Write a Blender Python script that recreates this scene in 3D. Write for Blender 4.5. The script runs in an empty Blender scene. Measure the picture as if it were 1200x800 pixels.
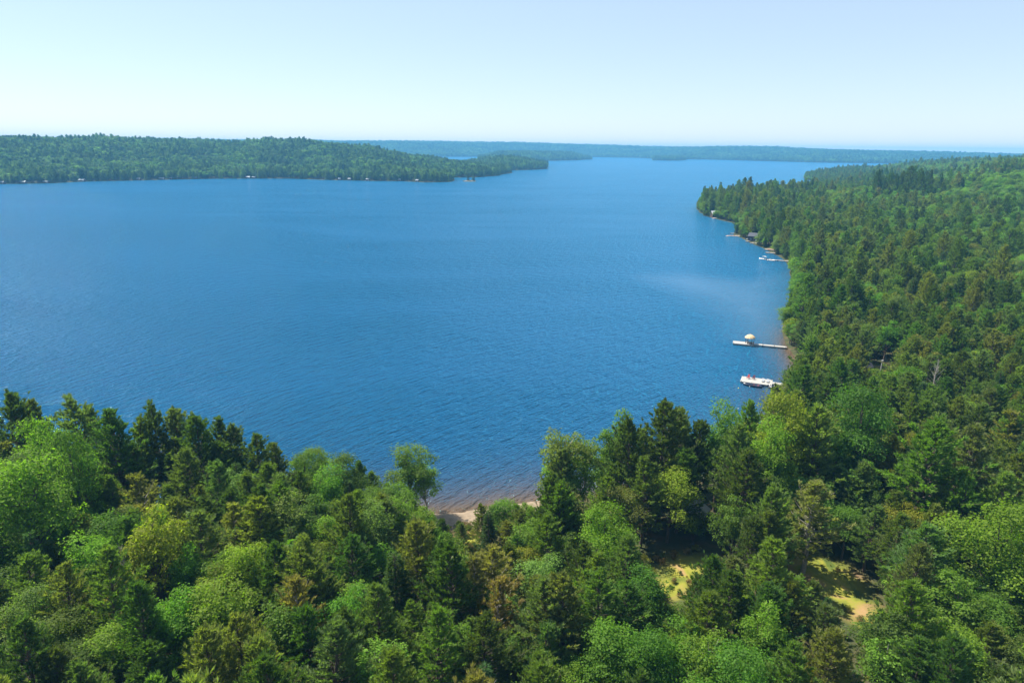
import bpy, math, random
import numpy as np
from mathutils import Vector, Matrix
R = math.radians
rng = np.random.default_rng(7)
random.seed(7)
scene = bpy.context.scene
COL = scene.collection

# ------------------------------------------------------------------ camera model
H = 70.0
PITCH = math.atan(226/800.0)
ROLL = 0.010
cp, sp = math.cos(PITCH), math.sin(PITCH)
cr, sr = math.cos(ROLL), math.sin(ROLL)
def W(px, py, z=0.0):
    """photo pixel -> world point on the level z"""
    u, v = (px-600)/800.0, -(py-400)/800.0
    u2, v2 = u*cr-v*sr, u*sr+v*cr
    d = np.array([u2, cp+v2*sp, -sp+v2*cp])
    t = (z-H)/d[2]
    return np.array([d[0]*t, d[1]*t])
def P(x, y, z):
    """world -> photo pixel (arrays)"""
    x, y, z = np.asarray(x, float), np.asarray(y, float), np.asarray(z, float)
    dz = z-H
    f = y*cp-dz*sp
    u2, v2 = x/f, (y*sp+dz*cp)/f
    u, v = u2*cr+v2*sr, -u2*sr+v2*cr
    return 600+800*u, 400-800*v, f

# ------------------------------------------------------------------ small helpers
def tag(o, label=None, cat=None, group=None, kind=None):
    if label: o['label'] = label
    if cat: o['category'] = cat
    if group: o['group'] = group
    if kind: o['kind'] = kind
    return o
def link(name, me, parent=None, mat=None):
    o = bpy.data.objects.new(name, me); COL.objects.link(o)
    if mat is not None and not me.materials: me.materials.append(mat)
    if parent is not None: o.parent = parent
    return o
def thing(name, label, cat, loc=(0, 0, 0), rz=0.0, group=None):
    o = bpy.data.objects.new(name, None); COL.objects.link(o)
    o.empty_display_size = .5
    o.location = loc; o.rotation_euler = (0, 0, rz)
    return tag(o, label, cat, group)
def copy_thing(root, loc, rz=None, label=None):
    r = root.copy(); COL.objects.link(r); r.location = loc
    if rz is not None: r.rotation_euler = (0, 0, rz)
    if label: r['label'] = label
    for ch in list(root.children):
        c = ch.copy(); COL.objects.link(c); c.parent = r
        for g in list(ch.children):
            d = g.copy(); COL.objects.link(d); d.parent = c
    return r
def np_mesh(name, V, F, attrs=None, mats=(), fmat=None, smooth=False):
    """V (n,3), F (m,k) same-size polys"""
    me = bpy.data.meshes.new(name)
    V = np.asarray(V, np.float32); F = np.asarray(F, np.int32)
    k = F.shape[1]
    me.vertices.add(len(V)); me.vertices.foreach_set('co', V.ravel())
    me.loops.add(F.size); me.loops.foreach_set('vertex_index', F.ravel())
    me.polygons.add(len(F)); me.polygons.foreach_set('loop_start', np.arange(0, F.size, k, dtype=np.int32))
    for m in mats: me.materials.append(m)
    if fmat is not None: me.polygons.foreach_set('material_index', np.asarray(fmat, np.int32))
    me.polygons.foreach_set('use_smooth', np.full(len(F), smooth))
    me.update(calc_edges=True)
    for an, (dom, arr) in (attrs or {}).items():
        a = me.attributes.new(an, 'FLOAT', dom); a.data.foreach_set('value', np.asarray(arr, np.float32))
    return me
class MB:
    def __init__(s): s.v = []; s.f = []
    def add(s, vs, fs):
        n = len(s.v); s.v += [tuple(map(float, v)) for v in vs]; s.f += [tuple(i+n for i in f) for f in fs]; return s
    def box(s, x0, x1, y0, y1, z0, z1):
        return s.add([(x0,y0,z0),(x1,y0,z0),(x1,y1,z0),(x0,y1,z0),(x0,y0,z1),(x1,y0,z1),(x1,y1,z1),(x0,y1,z1)],
                     [(0,3,2,1),(4,5,6,7),(0,1,5,4),(1,2,6,5),(2,3,7,6),(3,0,4,7)])
    def obox(s, c, u, hu, v, hv, w, hw):
        c, u, v, w = map(Vector, (c, u, v, w)); vs = []
        for a, b, d in ((-1,-1,-1),(1,-1,-1),(1,1,-1),(-1,1,-1),(-1,-1,1),(1,-1,1),(1,1,1),(-1,1,1)):
            vs.append(c+u*hu*a+v*hv*b+w*hw*d)
        return s.add(vs, [(0,3,2,1),(4,5,6,7),(0,1,5,4),(1,2,6,5),(2,3,7,6),(3,0,4,7)])
    def tube(s, pts, rad, n=6):
        pts = [Vector(p) for p in pts]
        if not hasattr(rad, '__len__'): rad = [rad]*len(pts)
        vs = []; fs = []
        for i, p in enumerate(pts):
            d = (pts[min(i+1, len(pts)-1)]-pts[max(i-1, 0)]).normalized()
            a = d.orthogonal().normalized() if abs(d.z) < .99 else Vector((1,0,0)); b = d.cross(a)
            for k in range(n):
                t = 2*math.pi*k/n
                vs.append(p+(a*math.cos(t)+b*math.sin(t))*rad[i])
        for i in range(len(pts)-1):
            for k in range(n):
                fs.append((i*n+k, i*n+(k+1)%n, (i+1)*n+(k+1)%n, (i+1)*n+k))
        fs.append(tuple(range(n))[::-1]); fs.append(tuple(range((len(pts)-1)*n, len(pts)*n)))
        return s.add(vs, fs)
    def build(s, name, mat, parent=None, smooth=False):
        me = bpy.data.meshes.new(name); me.from_pydata(s.v, [], s.f); me.materials.append(mat)
        if smooth: me.polygons.foreach_set('use_smooth', [True]*len(me.polygons))
        me.update()
        return link(name, me, parent)

# ------------------------------------------------------------------ materials
def new_mat(name):
    m = bpy.data.materials.new(name); m.use_nodes = True
    nt = m.node_tree; nt.nodes.clear()
    out = nt.nodes.new('ShaderNodeOutputMaterial')
    return m, nt, out
def mat_simple(name, col, rough=.7, noise=.25, scale=3.0, metal=0.0):
    m, nt, out = new_mat(name)
    b = nt.nodes.new('ShaderNodeBsdfPrincipled'); nt.links.new(b.outputs[0], out.inputs[0])
    b.inputs['Roughness'].default_value = rough; b.inputs['Metallic'].default_value = metal
    tc = nt.nodes.new('ShaderNodeTexCoord'); n = nt.nodes.new('ShaderNodeTexNoise')
    n.inputs['Scale'].default_value = scale; n.inputs['Detail'].default_value = 5
    nt.links.new(tc.outputs['Object'], n.inputs['Vector'])
    r = nt.nodes.new('ShaderNodeMapRange'); r.inputs['To Min'].default_value = 1-noise; r.inputs['To Max'].default_value = 1+noise
    nt.links.new(n.outputs[0], r.inputs['Value'])
    mx = nt.nodes.new('ShaderNodeVectorMath'); mx.operation = 'SCALE'; mx.inputs[0].default_value = col
    nt.links.new(r.outputs[0], mx.inputs['Scale']); nt.links.new(mx.outputs[0], b.inputs['Base Color'])
    return m
def mat_leaf(name, transl=.35, fallback=(.05,.09,.03)):
    m, nt, out = new_mat(name)
    at = nt.nodes.new('ShaderNodeAttribute'); at.attribute_type = 'INSTANCER'; at.attribute_name = 'tint'
    lv = nt.nodes.new('ShaderNodeAttribute'); lv.attribute_type = 'GEOMETRY'; lv.attribute_name = 'lv'
    mx = nt.nodes.new('ShaderNodeVectorMath'); mx.operation = 'SCALE'
    nt.links.new(at.outputs['Vector'], mx.inputs[0]); nt.links.new(lv.outputs['Fac'], mx.inputs['Scale'])
    b = nt.nodes.new('ShaderNodeBsdfPrincipled'); b.inputs['Roughness'].default_value = .62
    b.inputs['Specular IOR Level'].default_value = .15
    nt.links.new(mx.outputs[0], b.inputs['Base Color'])
    t = nt.nodes.new('ShaderNodeBsdfTranslucent')
    yl = nt.nodes.new('ShaderNodeVectorMath'); yl.operation = 'MULTIPLY'; yl.inputs[1].default_value = (1.6, 1.9, .5)
    nt.links.new(mx.outputs[0], yl.inputs[0]); nt.links.new(yl.outputs[0], t.inputs['Color'])
    ms = nt.nodes.new('ShaderNodeMixShader'); ms.inputs[0].default_value = transl
    nt.links.new(b.outputs[0], ms.inputs[1]); nt.links.new(t.outputs[0], ms.inputs[2]); nt.links.new(ms.outputs[0], out.inputs[0])
    return m
M = {}
M['needles'] = mat_leaf('needles', .45); M['leaves'] = mat_leaf('leaves', .5)
M['bark'] = mat_simple('bark', (.10,.075,.055), .9, .4, 4)
M['pale_bark'] = mat_simple('pale_bark', (.30,.27,.23), .85, .4, 4)
M['white_wood'] = mat_simple('white_wood', (.36,.34,.31), .6, .1, 1.5)
M['grey_wood'] = mat_simple('grey_wood', (.42,.38,.34), .8, .2, 2)
M['brown_wood'] = mat_simple('brown_wood', (.10,.06,.04), .8, .3, 2)
M['dark_wood'] = mat_simple('dark_wood', (.03,.035,.05), .7, .3, 2)
M['cream_shingle'] = mat_simple('cream_shingle', (.52,.38,.21), .8, .15, 3)
M['grey_roof'] = mat_simple('grey_roof', (.36,.38,.40), .7, .2, 2)
M['white_roof'] = mat_simple('white_roof', (.75,.76,.78), .5, .08, 2)
M['pale_roof'] = mat_simple('pale_roof', (.24,.25,.26), .8, .2, 2)
M['red_paint'] = mat_simple('red_paint', (.40,.05,.04), .5, .1, 3)
M['maroon'] = mat_simple('maroon', (.13,.03,.035), .35, .1, 2)
M['white_paint'] = mat_simple('white_paint', (.60,.60,.60), .35, .04, 2)
M['navy'] = mat_simple('navy', (.02,.03,.06), .35, .1, 2)
M['canvas'] = mat_simple('canvas', (.28,.29,.31), .8, .1, 2)
M['orange'] = mat_simple('orange', (.50,.22,.14), .4, .08, 2)
M['yellow'] = mat_simple('yellow', (.8,.62,.08), .4, .05, 2)
M['glass'] = mat_simple('glass', (.02,.03,.04), .08, .1, 2)
M['rock'] = mat_simple('rock', (.33,.26,.23), .9, .35, .8)

# ------------------------------------------------------------------ shoreline and terrain
def jag(pts, amp, step):
    """subdivide a world polyline with small irregular offsets"""
    out = []
    for a, b in zip(pts[:-1], pts[1:]):
        a = np.array(a); b = np.array(b); L = np.hypot(*(b-a)); n = max(1, min(12, int(L/step)))
        nrm = np.array([-(b-a)[1], (b-a)[0]])/max(L, 1e-6)
        for k in range(n):
            q = a+(b-a)*k/n
            if k: q = q+nrm*rng.normal(0, amp)*min(1, L/40)
            out.append(q)
    out.append(np.array(pts[-1])); return out
MAIN_PX = [(-60,592),(80,592),(200,590),(320,590),(420,593),(480,600),(512,603),(545,600),(580,595),(612,590),(645,585),(700,577),(770,570),
  (815,562),(850,540),(885,505),(912,470),(934,445),(938,430),(930,415),(921,402),(917,388),(922,370),(928,348),(929,330),(927,316),(918,303),(908,298),
  (896,291),(880,285),(870,279),(862,276.5),(858,275),(864,272.5),(868,267),(866,263),(850,259),(838,256),(826,253),(819,248),(817,244),
  (824,241.5),(850,239),(890,236),(925,232),(925,228),(945,224),(958,216),(950,212),(943,210),(942,207),(948,203),(960,200),(985,197),(1020,195.5),(1060,195)]
main = [W(*p) for p in MAIN_PX]
main = [np.array([-700., 128.]), np.array([-300., 131.])]+jag(main, .8, 12)+[np.array([1500., 3000.]), np.array([5000., 3300.]), np.array([5000., -300.]), np.array([-700., -300.])]
LEFT_PX = [(-500,230),(-100,218),(0,216),(60,215),(100,213),(170,211.5),(230,210),(300,209.5),(340,209.5),(400,211.5),(470,212.5),(500,214),(528,213.5),(532,212),
  (533,210),(522,208.5),(560,208),(585,206),(597,203.5),(598,201),(580,198),(520,196),(300,189)]
left = jag([W(*p) for p in LEFT_PX], 6, 60)+[np.array([-2600., 3300.]), np.array([-5200., 3000.]), np.array([-5200., 1500.])]
PEN1 = jag([W(*p) for p in [(560,201),(600,200),(630,199),(642,198),(643,195.5),(630,194),(540,193)]], 6, 60)
PEN2 = jag([W(*p) for p in [(560,191),(600,189.5),(640,188.8),(680,188),(692,187),(692,185.8),(670,185),(560,185)]], 10, 90)
FARP = jag([W(*p) for p in [(500,184),(600,184),(690,184.2),(750,185.2),(766,186.2),(765,188),(785,188.6),(801,188.2),(803,187),(830,187.2),(880,188.6),(960,190.8),(1060,192),(1200,194),(1400,196.5)]], 12, 150)
FARP = FARP+[np.array([9000., 4500.]), np.array([9000., 9600.]), np.array([-7000., 9600.]), np.array([-7000., 5500.]), np.array([-3000., 5600.])]
ISLET = [W(*p) for p in [(544,212.8),(549,213.2),(556,212.8),(556,211.6),(549,211.2),(544,211.8)]]
POLYS = [('main', np.array(main)), ('left', np.array(left)), ('pen1', np.array(PEN1)), ('pen2', np.array(PEN2)), ('far', np.array(FARP)), ('islet', np.array(ISLET))]
def sdist(x, y, poly):
    x = np.asarray(x, float).ravel(); y = np.asarray(y, float).ravel()
    best = np.full(x.shape, 1e18); inside = np.zeros(x.shape, bool)
    n = len(poly)
    for i in range(n):
        ax, ay = poly[i]; bx, by = poly[(i+1) % n]
        dx, dy = bx-ax, by-ay; L2 = dx*dx+dy*dy+1e-12
        t = np.clip(((x-ax)*dx+(y-ay)*dy)/L2, 0, 1)
        d = (x-ax-t*dx)**2+(y-ay-t*dy)**2
        np.minimum(best, d, out=best)
        c = ((ay > y) != (by > y))
        if dy != 0: inside ^= c & (x < ax+(y-ay)*dx/dy)
    d = np.sqrt(best); return np.where(inside, d, -d)
def sstep(t): t = np.clip(t, 0, 1); return t*t*(3-2*t)
_ph = rng.uniform(0, 6.28, (6, 8)); _dr = rng.uniform(0, 6.28, (6, 8))
def wob(x, y, L, k=0):
    """cheap smooth noise about -1..1 with wavelength L"""
    s = 0
    for j in range(5):
        f = 6.28/(L*(.7+.22*j)); a = _dr[k, j]
        s = s+np.sin((x*np.cos(a)+y*np.sin(a))*f+_ph[k, j]+1.3*np.sin((x*np.sin(a)-y*np.cos(a))*f*.6))
    return s/3.2
FAR_T = [-.3,-.17,0,.125,.25,.375,.5,.625,.75]; FAR_H = [100,100,100,84,78,70,56,44,34]
def terrain(x, y):
    shp = np.shape(x); x = np.asarray(x, float).ravel(); y = np.asarray(y, float).ravel()
    h = np.full(x.shape, -6.0); best = np.full(x.shape, -1e9); which = np.zeros(x.shape, int)
    for k, (nm, poly) in enumerate(POLYS):
        sd = sdist(x, y, poly); s = np.maximum(sd, 0)
        if nm == 'main':
            t = x/np.maximum(y, 60.)
            A = sstep((y-180)/800)*(20+92*np.clip(t-.5, -.12, .3))
            hh = .9*(1-np.exp(-s/7))+3.2*(1-np.exp(-s/45))+A*sstep(s/330)+(wob(x, y, 60)*.9+wob(x, y, 260, 1)*4.5*sstep((y-200)/400))*sstep(s/60)
            hh = hh+2.5*np.exp(-((y-60)/30.)**2)
        elif nm == 'left':
            hh = 1*(1-np.exp(-s/10))+66*sstep(s/620)*(1-.12*sstep((x+300)/700))+wob(x, y, 420, 2)*4.5*sstep(s/250)+wob(x, y, 150, 0)*5*sstep(s/100)
        elif nm == 'far':
            f = np.interp(x/np.maximum(y, 1), FAR_T, FAR_H)
            hh = 1+f*sstep(s/900)+wob(x, y, 1400, 3)*9*sstep(s/500)
        elif nm == 'islet': hh = 1.2*(1-np.exp(-s/2))
        else: hh = 1*(1-np.exp(-s/10))+22*sstep(s/160)+(8 if nm == 'pen2' else 0)*sstep(s/200)
        lake = -np.minimum(6, .07*np.maximum(-sd, 0)+.002)
        cand = np.where(sd > 0, hh, lake)
        up = sd > best; best = np.where(up, sd, best); which = np.where(up, k, which)
        h = np.maximum(h, cand)
    return h.reshape(shp), best.reshape(shp), which.reshape(shp)

radii = np.concatenate([np.linspace(12, 190, 150, endpoint=False), np.geomspace(190, 3200, 210, endpoint=False), np.linspace(3200, 9400, 50)])
ang = np.radians(np.linspace(-66, 66, 420))
RR, AA = np.meshgrid(radii, ang, indexing='ij')
GX, GY = RR*np.sin(AA), RR*np.cos(AA)
GZ, GS, GW = terrain(GX, GY)
nr, na = RR.shape
idx = np.arange(nr*na).reshape(nr, na)
QF = np.stack([idx[:-1, :-1], idx[:-1, 1:], idx[1:, 1:], idx[1:, :-1]], -1).reshape(-1, 4)
# flip so that normals point up
QF = QF[:, ::-1]

# clearings (photo outline on the ground, turned into world polygons)
def wpoly(pts, z): return np.array([W(a, b, z) for a, b in pts])
CLEAR1_PX = [(776,690),(782,664),(795,653),(815,652),(826,660),(812,672),(800,690),(788,698)]
CLEAR2_PX = [(912,642),(930,638),(980,660),(998,675),(1006,700),(1020,725),(1022,745),(1003,728),(980,712),(972,690),(930,664)]
SHADE_PX = [(690,632),(760,622),(850,625),(850,650),(790,652),(740,650)]
PATH_PX = [(540,612),(556,612),(556,640),(550,668),(541,668),(540,640)]
CLEAR3_PX = [(1018,429),(1030,425),(1042,426),(1042,432),(1022,434)]
clear_w = [wpoly(c, 3.5) for c in (CLEAR1_PX, CLEAR2_PX, PATH_PX, CLEAR3_PX)]
soil = np.zeros(GX.shape); sand = np.zeros(GX.shape)
for c, wgt in zip(clear_w, (1, 1, 1, 1)):
    d = sdist(GX, GY, c).reshape(GX.shape); soil = np.maximum(soil, np.clip((d+3.5)/4, 0, 1))
dshade = sdist(GX, GY, wpoly(SHADE_PX, 3.5)).reshape(GX.shape)
beach_c = W(545, 600)
bd = np.abs(GX-W(565, 590)[0])
sand = np.clip((9.5-GS)/3, 0, 1)*(GS > -30)*np.clip((22-bd)/8, 0, 1)*(GY < 200)
sand = np.maximum(sand, np.clip((4-GS)/2, 0, 1)*(GY < 1000)*0)
gm = np_mesh('ground', np.stack([GX, GY, GZ], -1).reshape(-1, 3), QF, {'soil': ('POINT', soil.ravel()), 'sand': ('POINT', sand.ravel())}, smooth=True)
m, nt, out = new_mat('ground')
N = nt.nodes.new; Lk = nt.links.new
b = N('ShaderNodeBsdfPrincipled'); b.inputs['Roughness'].default_value = .95; b.inputs['Specular IOR Level'].default_value = .1; Lk(b.outputs[0], out.inputs[0])
geo = N('ShaderNodeNewGeometry')
def noise(scale, det=5, vec=None, dist=0):
    n = N('ShaderNodeTexNoise'); n.inputs['Scale'].default_value = scale; n.inputs['Detail'].default_value = det; n.inputs['Distortion'].default_value = dist
    Lk(vec if vec is not None else geo.outputs['Position'], n.inputs['Vector']); return n.outputs[0]
def ramp(fac, stops):
    r = N('ShaderNodeValToRGB'); Lk(fac, r.inputs[0])
    while len(r.color_ramp.elements) < len(stops): r.color_ramp.elements.new(.5)
    for e, (p_, c_) in zip(r.color_ramp.elements, stops): e.position = p_; e.color = (*c_, 1)
    return r.outputs[0]
def mixc(f, a, b2):
    x = N('ShaderNodeMix'); x.data_type = 'RGBA'
    for sck, val in ((x.inputs[0], f), (x.inputs[6], a), (x.inputs[7], b2)):
        if hasattr(val, 'is_output'): Lk(val, sck)
        elif isinstance(val, tuple): sck.default_value = (*val, 1)
        else: sck.default_value = val
    return x.outputs[2]
def attr(name):
    a = N('ShaderNodeAttribute'); a.attribute_name = name; return a.outputs['Fac']
floor_c = ramp(noise(.35), [(.3, (.035,.045,.018)), (.5, (.055,.06,.025)), (.7, (.09,.065,.035))])
open_c = ramp(noise(.22, 7, dist=.6), [(.34, (.07,.10,.02)), (.48, (.21,.21,.03)), (.60, (.27,.19,.07)), (.72, (.34,.20,.12))])
sand_c = ramp(noise(.8), [(.3, (.17,.13,.09)), (.7, (.26,.20,.14))])
c1 = mixc(attr('soil'), floor_c, open_c); c2 = mixc(attr('sand'), c1, sand_c)
Lk(c2, b.inputs['Base Color'])
gm.materials.append(m)
ground = link('ground', gm); ground['kind'] = 'structure'

# ------------------------------------------------------------------ water
wr = radii; WXX, WYY = GX, GY
sh = np.where(GS > -60, np.exp(-np.maximum(-GS, 0)/(5.0+4.0*(GY < 200))), 0)
shx = np.exp(-((GX-W(560, 585)[0])/45.)**2)*(GY < 200)
bayx = np.exp(-((GX-W(930, 425)[0])/26.)**2-((GY-W(930, 425)[1])/42.)**2)
shallow = np.clip(sh*(.25+.9*shx+1.2*bayx)*(GY < 1000), 0, 1)
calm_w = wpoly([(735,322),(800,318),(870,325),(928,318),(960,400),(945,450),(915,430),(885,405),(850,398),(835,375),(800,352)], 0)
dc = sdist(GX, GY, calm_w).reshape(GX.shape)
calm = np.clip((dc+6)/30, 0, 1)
wm = np_mesh('lake_water', np.stack([GX, GY, GX*0], -1).reshape(-1, 3), QF, {'shallow': ('POINT', shallow.ravel()), 'calm': ('POINT', calm.ravel())}, smooth=True)
m, nt, out = new_mat('lake_water')
N = nt.nodes.new; Lk = nt.links.new
geo = N('ShaderNodeNewGeometry')
b = N('ShaderNodeBsdfPrincipled'); Lk(b.outputs[0], out.inputs[0])
b.inputs['IOR'].default_value = 1.31; b.inputs['Sheen Weight'].default_value = .8; b.inputs['Sheen Roughness'].default_value = .45; b.inputs['Sheen Tint'].default_value = (.05, .55, 1, 1); b.inputs['Specular Tint'].default_value = (.15, .75, 1, 1)
mp = N('ShaderNodeMapping'); mp.vector_type = 'TEXTURE'; mp.inputs['Rotation'].default_value = (0, 0, R(55)); mp.inputs['Scale'].default_value = (3.6, 1, 1)
Lk(geo.outputs['Position'], mp.inputs['Vector'])
n1 = noise(.55, 6, mp.outputs[0], .3)
mp2 = N('ShaderNodeMapping'); mp2.vector_type = 'TEXTURE'; mp2.inputs['Rotation'].default_value = (0, 0, R(48)); mp2.inputs['Scale'].default_value = (2.5, 1, 1)
Lk(geo.outputs['Position'], mp2.inputs['Vector'])
n2 = noise(1.7, 3, mp2.outputs[0], .3)
add = N('ShaderNodeMath'); add.operation = 'MULTIPLY_ADD'; add.inputs[1].default_value = .45; Lk(n2, add.inputs[0]); Lk(n1, add.inputs[2])
# wind lanes: broad patches with weaker or stronger ripples
mp3 = N('ShaderNodeMapping'); mp3.inputs['Rotation'].default_value = (0, 0, R(8)); mp3.inputs['Scale'].default_value = (.35, 1, 1)
Lk(geo.outputs['Position'], mp3.inputs['Vector'])
n3 = noise(.012, 4, mp3.outputs[0], 1.0)
st = N('ShaderNodeMapRange'); st.inputs['From Min'].default_value = .3; st.inputs['From Max'].default_value = .7; st.inputs['To Min'].default_value = .55; st.inputs['To Max'].default_value = 1.0
Lk(n3, st.inputs['Value'])
cm = N('ShaderNodeMath'); cm.operation = 'MULTIPLY_ADD'; cm.inputs[1].default_value = -.35; Lk(attr('calm'), cm.inputs[0]); Lk(st.outputs[0], cm.inputs[2])
bp = N('ShaderNodeBump'); bp.inputs['Distance'].default_value = 2.6
Lk(add.outputs[0], bp.inputs['Height']); Lk(cm.outputs[0], bp.inputs['Strength']); Lk(bp.outputs[0], b.inputs['Normal'])
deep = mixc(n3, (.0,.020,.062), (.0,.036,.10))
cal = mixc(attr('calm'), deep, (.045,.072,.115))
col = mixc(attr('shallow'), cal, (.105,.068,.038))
sw = N('ShaderNodeMapRange'); sw.inputs['To Min'].default_value = .74; sw.inputs['To Max'].default_value = .0; Lk(attr('shallow'), sw.inputs['Value']); Lk(sw.outputs[0], b.inputs['Sheen Weight'])
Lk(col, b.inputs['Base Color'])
b.inputs['Roughness'].default_value = .10
wm.materials.append(m)
water = link('lake_water', wm); water['kind'] = 'structure'

# ------------------------------------------------------------------ tree meshes
def tube_arrays(pts, rad, n=5):
    pts = np.asarray(pts, float); V = []; F = []
    for i in range(len(pts)):
        d = pts[min(i+1, len(pts)-1)]-pts[max(i-1, 0)]; d = d/np.linalg.norm(d)
        a = np.cross(d, [0, 0, 1.]) if abs(d[2]) < .95 else np.cross(d, [1., 0, 0]); a /= np.linalg.norm(a); b_ = np.cross(d, a)
        t = np.arange(n)*2*math.pi/n
        V.append(pts[i]+rad[i]*(np.outer(np.cos(t), a)+np.outer(np.sin(t), b_)))
    for i in range(len(pts)-1):
        for k in range(n): F.append((i*n+k, i*n+(k+1) % n, (i+1)*n+(k+1) % n, (i+1)*n+k))
    return np.concatenate(V), np.array(F)
def join_tubes(tl):
    V = []; F = []; n = 0
    for v, f in tl: V.append(v); F.append(f+n); n += len(v)
    return np.concatenate(V), np.concatenate(F)
def blades(C, D, L, Wd, r):
    """narrow rhombus blades: centre-root C, direction D, length L, half width Wd"""
    n = len(C); D = D/np.linalg.norm(D, axis=1, keepdims=True)
    S = np.cross(D, r.normal(size=(n, 3))); S /= np.linalg.norm(S, axis=1, keepdims=True)+1e-9
    L = L[:, None]; Wd = Wd[:, None]
    V = np.stack([C, C+D*L*.5+S*Wd, C+D*L, C+D*L*.5-S*Wd], 1).reshape(-1, 3)
    F = np.arange(4*n).reshape(n, 4); return V, F
def leaves(C, Nn, sz, r):
    n = len(C); Nn = Nn/np.linalg.norm(Nn, axis=1, keepdims=True)
    A = np.cross(Nn, r.normal(size=(n, 3))); A /= np.linalg.norm(A, axis=1, keepdims=True)+1e-9; B = np.cross(Nn, A)
    s = sz[:, None]
    V = np.stack([C-A*s, C-B*s*.75, C+A*s, C+B*s*.75], 1).reshape(-1, 3)
    return V, np.arange(4*n).reshape(n, 4)
def conifer(seed, Ht=20., kind='pine', lod=0, sparse=1.0):
    r = np.random.default_rng(seed)
    nseg = 9; zs = np.linspace(0, Ht, nseg)
    wx = np.cumsum(r.normal(0, .12, nseg)); wy = np.cumsum(r.normal(0, .12, nseg)); wx -= wx[0]; wy -= wy[0]
    trunk = np.stack([wx, wy, zs], -1); rad = .30*(1-zs/Ht)**.8+.03
    tl = [tube_arrays(trunk, rad, 6)]
    BC, BD, BL, BW, LV = [], [], [], [], []
    z = Ht*(.20 if kind == 'pine' else .07)*r.uniform(.8, 1.3)
    z0 = z
    q1, q2 = r.uniform(0, 6.28, 2)
    pm = lambda t: 1+.16*math.sin(t*14+q1)+.12*math.sin(t*25+q2)
    step = .52 if kind == 'pine' else .55
    lopsx, lopsy = r.uniform(-.18, .18, 2)
    nb_tuft = {0: 1.0, 1: .32, 2: .09}[lod]; szm = {0: 1.0, 1: 1.7, 2: 3.0}[lod]
    while z < Ht-.25:
        t = (z-z0)/(Ht-z0)
        cx, cy = np.interp(z, zs, wx), np.interp(z, zs, wy)
        if kind == 'pine':
            prof = 4.9*min(1, .5+2.0*t)*(1-t**1.35)**.9*pm(t)+.3
            nb = r.integers(4, 6); elev0 = .08+.95*t
        else:
            prof = 2.9*(1-t)**.85+.25; nb = r.integers(6, 8); elev0 = -.35+.65*t
        off = r.uniform(0, 6.28)
        for j in range(nb):
            a = off+j*6.283/nb+r.normal(0, .25)
            Lb = prof*r.uniform(.55, 1.18)*(1+lopsx*math.cos(a)+lopsy*math.sin(a))
            if kind == 'pine' and r.random() < .12: Lb *= .4
            if kind == 'pine' and sparse < 1 and r.random() > sparse: Lb *= .3
            el = elev0+r.normal(0, .12)
            d = np.array([math.cos(a)*math.cos(el), math.sin(a)*math.cos(el), math.sin(el)])
            up = .32 if kind == 'pine' else .12
            ss = np.linspace(0, 1, 5); bpts = np.array([cx, cy, z])+np.outer(ss*Lb, d)+np.outer(up*Lb*ss**2, [0, 0, 1.])
            if lod == 0 or (lod == 1 and j % 2 == 0):
                tl.append(tube_arrays(bpts[[0, 2, 4]], [.055*Lb/3+.015, .035, .012], 3))
            # twigs
            nt_ = max(2, int((Lb*2.7+2)*(1 if lod == 0 else .8)))
            u = r.uniform(.18 if kind == 'pine' else .12, 1.0, nt_)**.8
            base = np.stack([np.interp(u, ss, bpts[:, q]) for q in range(3)], -1)
            side = np.cross(d, [0, 0, 1.]); side /= np.linalg.norm(side)
            tw = (d[None, :]*.7+side[None, :]*r.choice([-1, 1], nt_)[:, None]*r.uniform(.2, 1.1, nt_)[:, None]+np.array([0, 0, 1.])*r.uniform(.0, .45, nt_)[:, None]*(1 if kind == 'pine' else .2))
            tw /= np.linalg.norm(tw, axis=1, keepdims=True)
            tlen = r.uniform(.45, 1.15, nt_)*(1.3-u*.8)*min(1.1, .25+Lb*.35)
            tip = base+tw*tlen[:, None]
            tlv = r.uniform(.8, 1.25, nt_)
            k = max(1, int((19 if kind == 'pine' else 13)*nb_tuft+r.random()))
            for q in range(k):
                c = base+(tip-base)*r.uniform(.25, 1.0, (nt_, 1))
                D = tw*1.0+r.normal(0, .33, (nt_, 3))+np.array([0, 0, .42 if kind == 'pine' else -.02])
                BC.append(c); BD.append(D)
                BL.append(r.uniform(.42, .8, nt_)*(1 if lod == 0 else szm*.8)); BW.append(r.uniform(.03, .06, nt_)*szm*1.15*(1.25 if lod else 1))
                LV.append(r.uniform(.8, 1.2, nt_)*tlv)
        z += step*r.uniform(.75, 1.25)
    # leader
    c = np.tile([wx[-1], wy[-1], Ht-1.0], (int(26*max(.3, nb_tuft)), 1))+r.uniform(-.06, .06, (int(26*max(.3, nb_tuft)), 3))+np.outer(r.uniform(0, 1.0, int(26*max(.3, nb_tuft))), [0, 0, 1.])
    BC.append(c); BD.append(r.normal(0, .5, c.shape)+np.array([0, 0, .9])); BL.append(r.uniform(.25, .5, len(c))*min(szm, 2)); BW.append(r.uniform(.04, .07, len(c))*szm); LV.append(r.uniform(.9, 1.3, len(c)))
    V, F = blades(np.concatenate(BC), np.concatenate(BD), np.concatenate(BL), np.concatenate(BW), r)
    return join_tubes(tl), (V, F, np.concatenate(LV))
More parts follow.
